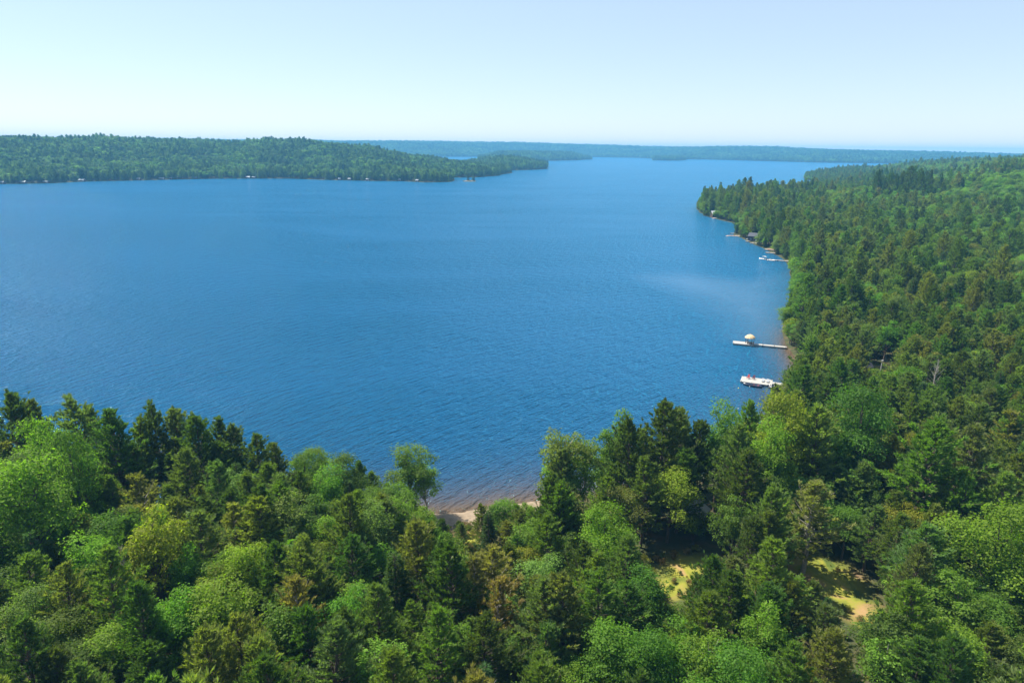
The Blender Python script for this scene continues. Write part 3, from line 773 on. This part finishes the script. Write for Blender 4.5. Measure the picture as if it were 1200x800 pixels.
# ------------------------------------------------------------------ built things
def along(p0, p1):
    d = np.array(p1)-np.array(p0); L = float(np.hypot(*d)); return L, math.atan2(d[1], d[0])
def plank_deck(mb, x0, x1, y0, y1, z, pw=.3):
    n = max(2, int((x1-x0)/pw)); s = (x1-x0)/n
    for i in range(n): mb.box(x0+i*s, x0+(i+1)*s-.02, y0, y1, z-.05, z)
    return mb
def dock(p0, p1, width, label, mat='white_wood', head=None, z=.75, name='dock'):
    """p0 lake end -> p1 shore end ; head = (length, width)"""
    L, a = along(p0, p1)
    t = thing(name, label, 'dock', (p0[0], p0[1], 0), a)
    hl, hw = head or (0, 0)
    mb = plank_deck(MB(), hl, L, -width/2, width/2, z); mb.box(hl, L, -width/2+.05, -width/2+.15, z-.25, z-.055); mb.box(hl, L, width/2-.15, width/2-.05, z-.25, z-.055)
    mb.build('walkway', M[mat], t)
    if head:
        mb = plank_deck(MB(), 0, hl-.03, -hw/2, hw/2, z+.004); mb.box(0, hl-.03, -hw/2, -hw/2+.1, z-.4, z-.055); mb.box(0, hl-.03, hw/2-.1, hw/2, z-.4, z-.055)
        mb.build('platform', M[mat], t)
    xs = [.3, hl-.4] if head else [.3]
    for x in xs+list(np.arange(hl+3, L, 4.0)):
        for s in (-1, 1):
            wy = (hw/2 if head and x < hl else width/2)-.12
            MB().tube([(x, s*wy, -2.0), (x, s*wy, z+.25)], .09, 6).build('post', M['brown_wood'], t)
    return t, L, a
def at_local(p0, a, lx, ly): return (p0[0]+lx*math.cos(a)-ly*math.sin(a), p0[1]+lx*math.sin(a)+ly*math.cos(a))
# dock with the gazebo
g0, g1 = W(859, 400.5, .75), W(922, 406.5, .75)
t, L, a = dock(g0, g1, 1.7, 'long narrow white dock reaching from shore and carrying a cream-roofed gazebo', head=(7.6, 3.6))
gp = at_local(g0, a, 5.9, 0)
g = thing('gazebo', 'small open gazebo with cream domed roof standing on the long white dock', 'gazebo', (gp[0], gp[1], .755), a)
for k in range(6):
    q = k*math.pi/3; MB().box(-.09, .09, -.09, .09, 0, 2.3).build('post', M['brown_wood'], g).location = (1.45*math.cos(q), 1.45*math.sin(q), 0)
rm = MB(); rings = [(1.95, 2.25), (1.75, 2.62), (1.25, 3.05), (.65, 3.35), (.05, 3.5)]; vs = []; fs = []
for rr_, zz in rings:
    for k in range(12): vs.append((rr_*math.cos(k*math.pi/6), rr_*math.sin(k*math.pi/6), zz))
for i in range(4):
    for k in range(12): fs.append((i*12+k, i*12+(k+1) % 12, (i+1)*12+(k+1) % 12, (i+1)*12+k))
fs.append(tuple(range(11, -1, -1))); fs.append(tuple(range(48, 60)))
rf = rm.add(vs, fs).build('roof', M['cream_shingle'], g)
MB().tube([(0, 0, 3.48), (0, 0, 3.85)], [.08, .02], 6).build('finial', M['white_paint'], rf)
rl = MB()
for k in range(5):
    q0, q1 = k*math.pi/3, (k+1)*math.pi/3
    for z in (.45, .95): rl.tube([(1.4*math.cos(q0), 1.4*math.sin(q0), z), (1.4*math.cos(q1), 1.4*math.sin(q1), z)], .045, 4)
rl.build('railing', M['brown_wood'], g)
MB().box(-1.0, 1.0, -.5, .5, .4, .5).box(-.9, -.7, -.4, .4, 0, .4).box(.7, .9, -.4, .4, 0, .4).build('bench', M['white_wood'], g)
# near dock with wide platform
n0, n1 = W(868.5, 443.5, .7), W(917, 450, .7)
t, L, a = dock(n0, n1, 2.0, 'nearest white dock with a broad square-ended platform and red chairs', head=(9.3, 5.6), z=.7)
def chair_proto(label, loc, rz, mat):
    c = thing('deck_chair', label, 'chair', loc, rz, 'slatted chairs on the near dock')
    MB().obox((0, 0, .38), (1,0,0), .32, (0, .97, .22), .32, (0, -.22, .97), .03).build('seat', mat, c)
    bk = MB()
    for k in range(5): bk.obox(((k-2)*.13, -.48, .78), (1,0,0), .055, (0, -.35, .94), .5, (0, .94, .35), .02)
    bk.build('backrest', mat, c)
    for s in (-1, 1):
        MB().box(s*.38-.07, s*.38+.07, -.35, .42, .6, .64).build('armrest', mat, c)
        MB().box(s*.36-.04, s*.36+.04, .30, .38, 0, .6).build('leg', mat, c)
        MB().box(s*.36-.04, s*.36+.04, -.42, -.34, 0, .6).build('leg', mat, c)
    return c
for lx, lab, mt in ((2.0, 'red slatted deck chair nearest the lake end of the near dock', 'red_paint'), (3.6, 'dark maroon slatted deck chair second from the lake end of the near dock', 'maroon')):
    q = at_local(n0, a, lx, .9); chair_proto(lab, (q[0], q[1], .706), a+2.9, M[mt])
for k, (lx, lab) in enumerate(((6.5, 'grey lounger on the near dock platform, nearer the lake'), (7.9, 'grey lounger on the near dock platform, nearer the shore'))):
    q = at_local(n0, a, lx, .2)
    if k == 0:
        lg = thing('sun_lounger', lab, 'lounger', (q[0], q[1], .706), a, 'grey loungers on the near dock')
        MB().box(-.36, .36, -1.0, .35, .28, .36).build('mattress', M['canvas'], lg)
        MB().obox((0, .66, .52), (1,0,0), .36, (0, .86, .5), .37, (0, -.5, .86), .04).build('backrest', M['canvas'], lg)
        for sx in (-.3, .3):
            for sy in (-.9, .3): MB().box(sx-.03, sx+.03, sy-.03, sy+.03, 0, .28).build('leg', M['white_paint'], lg)
    else: copy_thing(lg, (q[0], q[1], .706), a, lab)
def hull(mb, Lh, Wh, h0, h1, n=10):
    vs = []; fs = []
    for i in range(n+1):
        s = i/n; x = -Lh/2+Lh*s; w = Wh/2*(1-max(0, (s-.55)/.45)**2.2)*(.86+.14*min(1, s*4)); rise = .3*s**3
        w = max(w, .03)
        vs += [(x, -w, h1+rise), (x, -w*.82, (h0+h1)/2), (x, -w*.4, h0), (x, w*.4, h0), (x, w*.82, (h0+h1)/2), (x, w, h1+rise), (x, w*.82, h1+rise-.02), (x, w*.7, h0+.18), (x, -w*.7, h0+.18), (x, -w*.82, h1+rise-.02)]
    for i in range(n):
        for k in range(10): fs.append((i*10+k, (i+1)*10+k, (i+1)*10+(k+1) % 10, i*10+(k+1) % 10))
    fs.append((0,1,2,3,4,5,6,7,8,9)); fs.append(tuple(n*10+k for k in range(9, -1, -1)))
    return mb.add(vs, fs)
def motorboat(label, loc, rz, hm, top, Lh=5.6, canopy=False, group=None):
    b_ = thing('motorboat', label, 'boat', loc, rz, group)
    hull(MB(), Lh, 2.1, -.25, .62).build('hull', M[hm], b_, True)
    MB().obox((.5, 0, .95), (0,1,0), .72, (-.5,0,.86), .3, (.86,0,.5), .02).build('windshield', M['glass'], b_)
    for x, y in ((-.3, -.45), (-.3, .45), (-1.6, 0)):
        MB().box(x-.25, x+.25, y-(.25 if x > -1 else .75), y+(.25 if x > -1 else .75), -.03, .5).box(x-.3, x-.22, y-(.25 if x > -1 else .75), y+(.25 if x > -1 else .75), .5, .85).build('seat', M[top], b_)
    mo = MB().box(-Lh/2-.42, -Lh/2-.02, -.2, .2, .35, 1.0).box(-Lh/2-.28, -Lh/2-.12, -.07, .07, -.5, .35).build('outboard_motor', M['navy'], b_)
    if canopy:
        cn = MB()
        for i in range(6):
            x0, x1 = -1.7+i*.45, -1.7+(i+1)*.45; z0, z1 = 2.1+.18*math.sin(i/6*math.pi), 2.1+.18*math.sin((i+1)/6*math.pi)
            cn.add([(x0,-.95,z0),(x1,-.95,z1),(x1,.95,z1),(x0,.95,z0),(x0,-.95,z0+.05),(x1,-.95,z1+.05),(x1,.95,z1+.05),(x0,.95,z0+.05)], [(0,3,2,1),(4,5,6,7),(0,1,5,4),(1,2,6,5),(2,3,7,6),(3,0,4,7)])
        cn.build('canopy', M['white_paint'], b_)
        for x in (-1.6, .9):
            for y in (-.9, .9): MB().tube([(x, y, .6), (x, y, 2.15)], .03, 5).build('canopy_post', M['white_paint'], b_)
    return b_
q = at_local(n0, a, 3.9, -4.0); motorboat('dark motorboat with maroon seats moored along the front of the near dock', (q[0], q[1], 0), a+3.14, 'navy', 'maroon', 5.6)
q = at_local(n0, a, 10.6, -3.2); motorboat('small dark boat with white seats beside the walkway of the near dock', (q[0], q[1], 0), a+.1, 'navy', 'white_paint', 4.2)
def buoy(px, py, mat, label, rad=.17, group=None):
    p = W(px, py); o = thing('buoy', label, 'buoy', (p[0], p[1], 0), 0, group)
    v = []; f = []
    for i in range(7):
        th = math.pi*(i+.25)/6.5
        for k in range(10): v.append((rad*math.sin(th)*math.cos(k*.628), rad*math.sin(th)*math.sin(k*.628), .1+rad*math.cos(th)))
    for i in range(6):
        for k in range(10): f.append((i*10+k, (i+1)*10+k, (i+1)*10+(k+1) % 10, i*10+(k+1) % 10))
    f.append(tuple(range(10))); f.append(tuple(range(69, 59, -1)))
    MB().add(v, f).build('float_ball', M[mat], o, True); MB().tube([(0, 0, .1+rad*.95), (0, 0, .18+rad)], .05, 6).build('ring', M['white_paint'], o)
buoy(865.5, 455, 'yellow', 'small yellow mooring buoy floating left of the near dock')
buoy(878.5, 453.2, 'white_paint', 'small white buoy floating in front of the near dock')
buoy(865, 479, 'white_paint', 'tiny white buoy alone on open water below the near dock')
# third dock: thin dock with a covered boat at its end
t0_, t1_ = W(899, 303.5, .7), W(927, 306.2, .7)
t, L, a3 = dock(t0_, t1_, 1.5, 'thin grey dock in the cove with a white boat at its lake end', 'grey_wood', z=.7)
q = at_local(t0_, a3, -2.4, .3); motorboat('white canopied motorboat at the lake end of the thin cove dock', (q[0], q[1], 0), a3+3.0, 'white_paint', 'navy', 6.2, True)
q = at_local(t0_, a3, 3.2, -2.0); motorboat('white open motorboat alongside the thin cove dock', (q[0], q[1], 0), a3, 'white_paint', 'canvas', 5.0)
# fourth: pair of decks with canoe
d0, d1 = W(897, 295.3, .7), W(917, 297, .7)
dock(d0, d1, 2.2, 'white floating dock lower of the two short docks near the brown bank', z=.6)
d0, d1 = W(896, 291.8, .9), W(910, 293.2, .9)
t, L, a4 = dock(d0, d1, 2.4, 'pinkish timber dock upper of the two short docks near the brown bank', 'grey_wood', z=.9)
cq = at_local(d0, a4, 4.5, 0)
cn = thing('canoe', 'orange canoe lying on the upper short dock', 'canoe', (cq[0], cq[1], 1.16), a4)
hull(MB(), 4.8, .9, -.25, .2).build('hull', M['orange'], cn, True)
MB().box(-1.0, -.8, -.36, .36, .12, .16).build('thwart', M['grey_wood'], cn); MB().box(.6, .8, -.34, .34, .12, .16).build('thwart', M['grey_wood'], cn)

def building(name, label, cat, loc, rz, Lx, Ly, hw, hr, wall, roof, nwin=3, door=True, base=.4, group=None, chim=False):
    t = thing(name, label, cat, loc, rz, group)
    mb = MB(); mb.box(-Lx/2, Lx/2, -Ly/2, Ly/2, -2, hw)
    mb.add([(-Lx/2, -Ly/2, hw), (-Lx/2, Ly/2, hw), (-Lx/2, 0, hw+hr*.97), (Lx/2, -Ly/2, hw), (Lx/2, Ly/2, hw), (Lx/2, 0, hw+hr*.97)], [(0,2,1),(3,4,5),(0,3,5,2),(1,2,5,4)])
    mb.build('wall', M[wall], t)
    o_ = .5; ro = MB(); sl = hr/(Ly/2)
    for s in (-1, 1):
        e = [(-Lx/2-o_, 0, hw+hr+.06), (Lx/2+o_, 0, hw+hr+.06), (Lx/2+o_, s*(Ly/2+o_), hw-sl*o_+.06), (-Lx/2-o_, s*(Ly/2+o_), hw-sl*o_+.06)]
        ro.add(e+[(x, y, z+.14) for x, y, z in e], [(0,3,2,1),(4,5,6,7),(0,1,5,4),(1,2,6,5),(2,3,7,6),(3,0,4,7)])
    r_ = ro.build('roof', M[roof], t)
    if chim: MB().box(Lx*.2, Lx*.2+.7, .5, 1.2, hw, hw+hr+.9).build('chimney', M['rock'], r_)
    for k in range(nwin):
        x = -Lx/2+Lx*(k+1)/(nwin+1)
        w = MB().box(x-.6, x+.6, -Ly/2-.06, -Ly/2+.02, .9, 2.1).build('window', M['white_paint'], t)
        MB().box(x-.5, x+.5, -Ly/2-.09, -Ly/2-.061, 1.0, 2.0).build('pane', M['glass'], w)
    if door:
        d = MB().box(Lx/2-1.5, Lx/2-.6, -Ly/2-.07, -Ly/2+.02, 0, 2.1).build('door', M['white_paint'], t)
        MB().box(Lx/2-.8, Lx/2-.7, -Ly/2-.12, -Ly/2-.071, 1, 1.1).build('handle', M['navy'], d)
    return t
def hz_at(p): return float(terrain(np.array([p[0]]), np.array([p[1]]))[0][0])
# boathouse and its slips
bp_ = W(885, 283.5, 0)
building('boathouse', 'dark blue boathouse on the bank behind a white dock in the cove', 'boathouse', (bp_[0], bp_[1]+3, .3), a3, 7.5, 8, 4.2, 2.2, 'dark_wood', 'dark_wood', 2)
dock(W(879.5, 284.6, .6), W(893, 284.9, .6), 2.0, 'white dock running in front of the dark boathouse', z=.6)
dock(W(874.5, 282.6, .6), W(880, 282.2, .6), 2.2, 'small white landing left of the dark boathouse', z=.6)
q = W(877, 280.6); motorboat('white boat drawn up left of the dark boathouse', (q[0], q[1], 0), .3, 'white_paint', 'canvas', 5.0)
# rock point with stone shelf
def rock_lump(pts, label, name='rock', group=None, cat='rock', mat='rock'):
    V = []; F = []; o = None; mb = MB()
    r = np.random.default_rng(int(abs(pts[0][0]*10)))
    for (x, y, z, rx, ry, rz_) in pts:
        vs = []; fs = []; n = 9; m_ = 5
        for i in range(m_):
            th = math.pi*(i+.4)/(m_*2-.5)
            for k in range(n):
                j = r.uniform(.8, 1.2); vs.append((x+rx*math.sin(th)*math.cos(k*6.283/n)*j, y+ry*math.sin(th)*math.sin(k*6.283/n)*j, z+rz_*math.cos(th)*r.uniform(.9, 1.1)))
        for k in range(n): vs.append((vs[(m_-1)*n+k][0], vs[(m_-1)*n+k][1], z-1.2))
        for i in range(m_):
            for k in range(n): fs.append((i*n+k, (i+1)*n+k, (i+1)*n+(k+1) % n, i*n+(k+1) % n))
        fs.append(tuple(range(n))); mb.add(vs, fs)
    return tag(mb.build(name, M[mat], None), label, cat, group)
rp = W(857, 276.5)
rock_lump([(rp[0]-3+i*2.3, rp[1]-1.2+.4*math.sin(i), .1, 1.9, 1.5, .55) for i in range(8)], 'pale low rock shelf at the tip under the small evergreen', 'rock_shelf')
dock(W(856, 273.2, 1.1), W(861, 273.3, 1.1), 1.6, 'little pale landing on the rocky tip beside the small evergreen', z=1.1)
# cottage on the wooded point
cq = W(839, 252.5, 2)
building('cottage', 'grey-roofed cottage on the wooded point above the rocks', 'cottage', (cq[0], cq[1], 1.2), .12, 11, 8, 3.0, 2.6, 'brown_wood', 'grey_roof', 3)
rq = W(854, 256.0)
rock_lump([(rq[0]-16+i*3.0, rq[1]-1.5, .1, 2.2, 1.8, .7) for i in range(10)], 'reddish rocks along the bank right of the grey-roofed cottage', 'bank_rocks')
dock(W(864, 259, .6), W(870, 259.3, .6), 2.4, 'short white dock in the notch between the two wooded points', z=.6)
# cabin with white roof near the beach
cq = np.array([34.5, 115.5])
ch = hz_at(cq)
building('cabin', 'cabin with a white metal roof glimpsed between pines right of the beach', 'cabin', (cq[0], cq[1], ch), 1.0, 5.0, 4.0, 2.3, 1.1, 'brown_wood', 'white_roof', 2)
# glimpse of a house and tent poles inland
cq = W(1011, 427, 4); ch = hz_at(cq)
building('shed', 'small pinkish-roofed shed in a dark gap inland of the docks', 'shed', (cq[0], cq[1], ch), .1, 4.5, 3, 1.9, .8, 'brown_wood', 'rock', 2)
cq = W(1033, 428, 4); ch = hz_at(cq)
fp = thing('lamp_post', 'white post with a pale head in the small opening inland of the docks', 'post', (cq[0], cq[1], ch))
MB().tube([(0, 0, -.3), (0, 0, 3.4)], [.16, .12], 8).build('pole', M['white_paint'], fp)
MB().box(-.35, .35, -.2, .2, 3.4, 3.6).build('lamp_head', M['white_paint'], fp)
cq = W(822, 574)
# far shore cottages
FC = [(3,213.0,14,'white'),(28,214.0,18,'grey'),(55,213.6,14,'white'),(97,211.8,16,'grey'),(163,208.8,9,'white'),(190,208.2,13,'white'),(228,208,16,'white'),(201,207.5,6,'white'),(291,208.2,12,'grey'),(298,207.4,11,'white'),
      (410,210.2,9,'white'),(431,209.6,9,'white'),(398,209.8,6,'grey'),(489,212.3,8,'white'),(469,211.8,6,'grey')]
NM = ['first','second','third','fourth','fifth','sixth','seventh','eighth','ninth','tenth','eleventh','twelfth','thirteenth','fourteenth','fifteenth']
FC.sort()
left_poly = POLYS[1][1]
for i, (px, py, Lx, c) in enumerate(FC):
    # slide towards the far bank until it stands at the water's edge
    p = W(px, py)
    for _ in range(80):
        s_ = float(sdist([p[0]], [p[1]], left_poly)[0])
        if s_ > -2: break
        p = p*(1+4/np.hypot(*p))
    for _ in range(80):
        s_ = float(sdist([p[0]], [p[1]], left_poly)[0])
        if s_ < 2: break
        p = p*(1-3/np.hypot(*p))
    p = p*(1+7/np.hypot(*p))
    building('lakeside_cottage', f"{'white' if c=='white' else 'grey'}-roofed waterside cottage under the far left shore, {NM[i]} from the left", 'cottage', (p[0], p[1]-2, .9), rng.uniform(-.3, .3), Lx*.7, 6, 2.6, 1.6,
             'brown_wood', 'pale_roof' if c == 'white' else 'grey_roof', 3, group='cottages along the far left shore')
p = W(135, 208.0); 
while float(sdist([p[0]], [p[1]], left_poly)[0]) < 4: p = p*(1+4/np.hypot(*p))
rock_lump([(p[0]-22+i*6, p[1]+i % 2*2, 1+(i % 3), 6, 4, 4+(i*7 % 3)) for i in range(8)], 'pale pinkish rock outcrop among trees on the far left shore', 'rock_outcrop')
p = W(549.5, 212.3); rock_lump([(p[0]+i*3-6, p[1], .1, 4.5, 5, 1.2) for i in range(5)], 'tiny rock islet carrying two small evergreens off the far shore', 'islet_rock')

# ------------------------------------------------------------------ light, sky, haze, camera
SUN_EL, SUN_AZ = 57.0, -60.0     # azimuth from +Y towards +X
sd_ = Vector((math.sin(R(SUN_AZ))*math.cos(R(SUN_EL)), math.cos(R(SUN_AZ))*math.cos(R(SUN_EL)), math.sin(R(SUN_EL))))
sl = bpy.data.lights.new('sun', 'SUN'); sl.energy = 5.0; sl.angle = R(.5); sl.color = (1, .95, .84)
so = bpy.data.objects.new('sun', sl); COL.objects.link(so); so.rotation_euler = (-sd_).to_track_quat('-Z', 'Y').to_euler(); so.location = (0, 0, 400)
w = bpy.data.worlds.new('World'); scene.world = w; w.use_nodes = True
nt = w.node_tree; nt.nodes.clear()
sk = nt.nodes.new('ShaderNodeTexSky'); sk.sky_type = 'NISHITA'; sk.sun_disc = False; sk.sun_elevation = R(SUN_EL); sk.sun_rotation = R(SUN_AZ)
sk.air_density = 1.0; sk.dust_density = .15; sk.ozone_density = 4.0; sk.altitude = 200
bg = nt.nodes.new('ShaderNodeBackground'); bg.inputs['Strength'].default_value = .096
wo = nt.nodes.new('ShaderNodeOutputWorld'); wb = nt.nodes.new('ShaderNodeVectorMath'); wb.operation = 'MULTIPLY'; wb.inputs[1].default_value = (.50, .45, .42); nt.links.new(sk.outputs[0], wb.inputs[0]); veil = nt.nodes.new('ShaderNodeVectorMath'); veil.operation = 'ADD'; veil.inputs[1].default_value = (1.62, 1.98, 2.45); nt.links.new(wb.outputs[0], veil.inputs[0]); nt.links.new(veil.outputs[0], bg.inputs[0]); nt.links.new(bg.outputs[0], wo.inputs[0])
# haze box
m, nt, out = new_mat('haze')
pv = nt.nodes.new('ShaderNodeVolumePrincipled'); pv.inputs['Color'].default_value = (.17, .56, 1, 1); pv.inputs['Density'].default_value = 1.25e-4; pv.inputs['Anisotropy'].default_value = .0
nt.links.new(pv.outputs[0], out.inputs['Volume'])
hb = MB().box(-9500, 9500, -400, 9700, -8, 134).build('haze', m); tag(hb, 'thin blue summer haze over the lake and hills', 'haze', kind='stuff')

cam = bpy.data.cameras.new('camera'); cam.sensor_width = 36; cam.lens = 24; cam.clip_end = 60000; cam.clip_start = .5
co = bpy.data.objects.new('camera', cam); COL.objects.link(co); scene.camera = co
Rv = Vector((cr, sp*sr, cp*sr)); Uv = Vector((-sr, sp*cr, cp*cr)); Fv = Vector((0, cp, -sp))
mat = Matrix((( Rv.x, Uv.x, -Fv.x, 0), (Rv.y, Uv.y, -Fv.y, 0), (Rv.z, Uv.z, -Fv.z, H), (0, 0, 0, 1)))
co.matrix_world = mat
scene.view_settings.view_transform = 'Standard'; scene.view_settings.look = 'None'; scene.view_settings.exposure = 1.1; scene.view_settings.gamma = 1
scene.view_settings.use_curve_mapping = False
cy = scene.cycles
cy.max_bounces = 6; cy.diffuse_bounces = 2; cy.glossy_bounces = 2; cy.transmission_bounces = 3; cy.volume_bounces = 0; cy.transparent_max_bounces = 4
cy.caustics_reflective = False; cy.caustics_refractive = False; cy.sample_clamp_indirect = 6
cy.use_denoising = True
print('TREES', len(T), 'single', len(single), 'far', [(f[0], len(f[1])) for f in FAR])
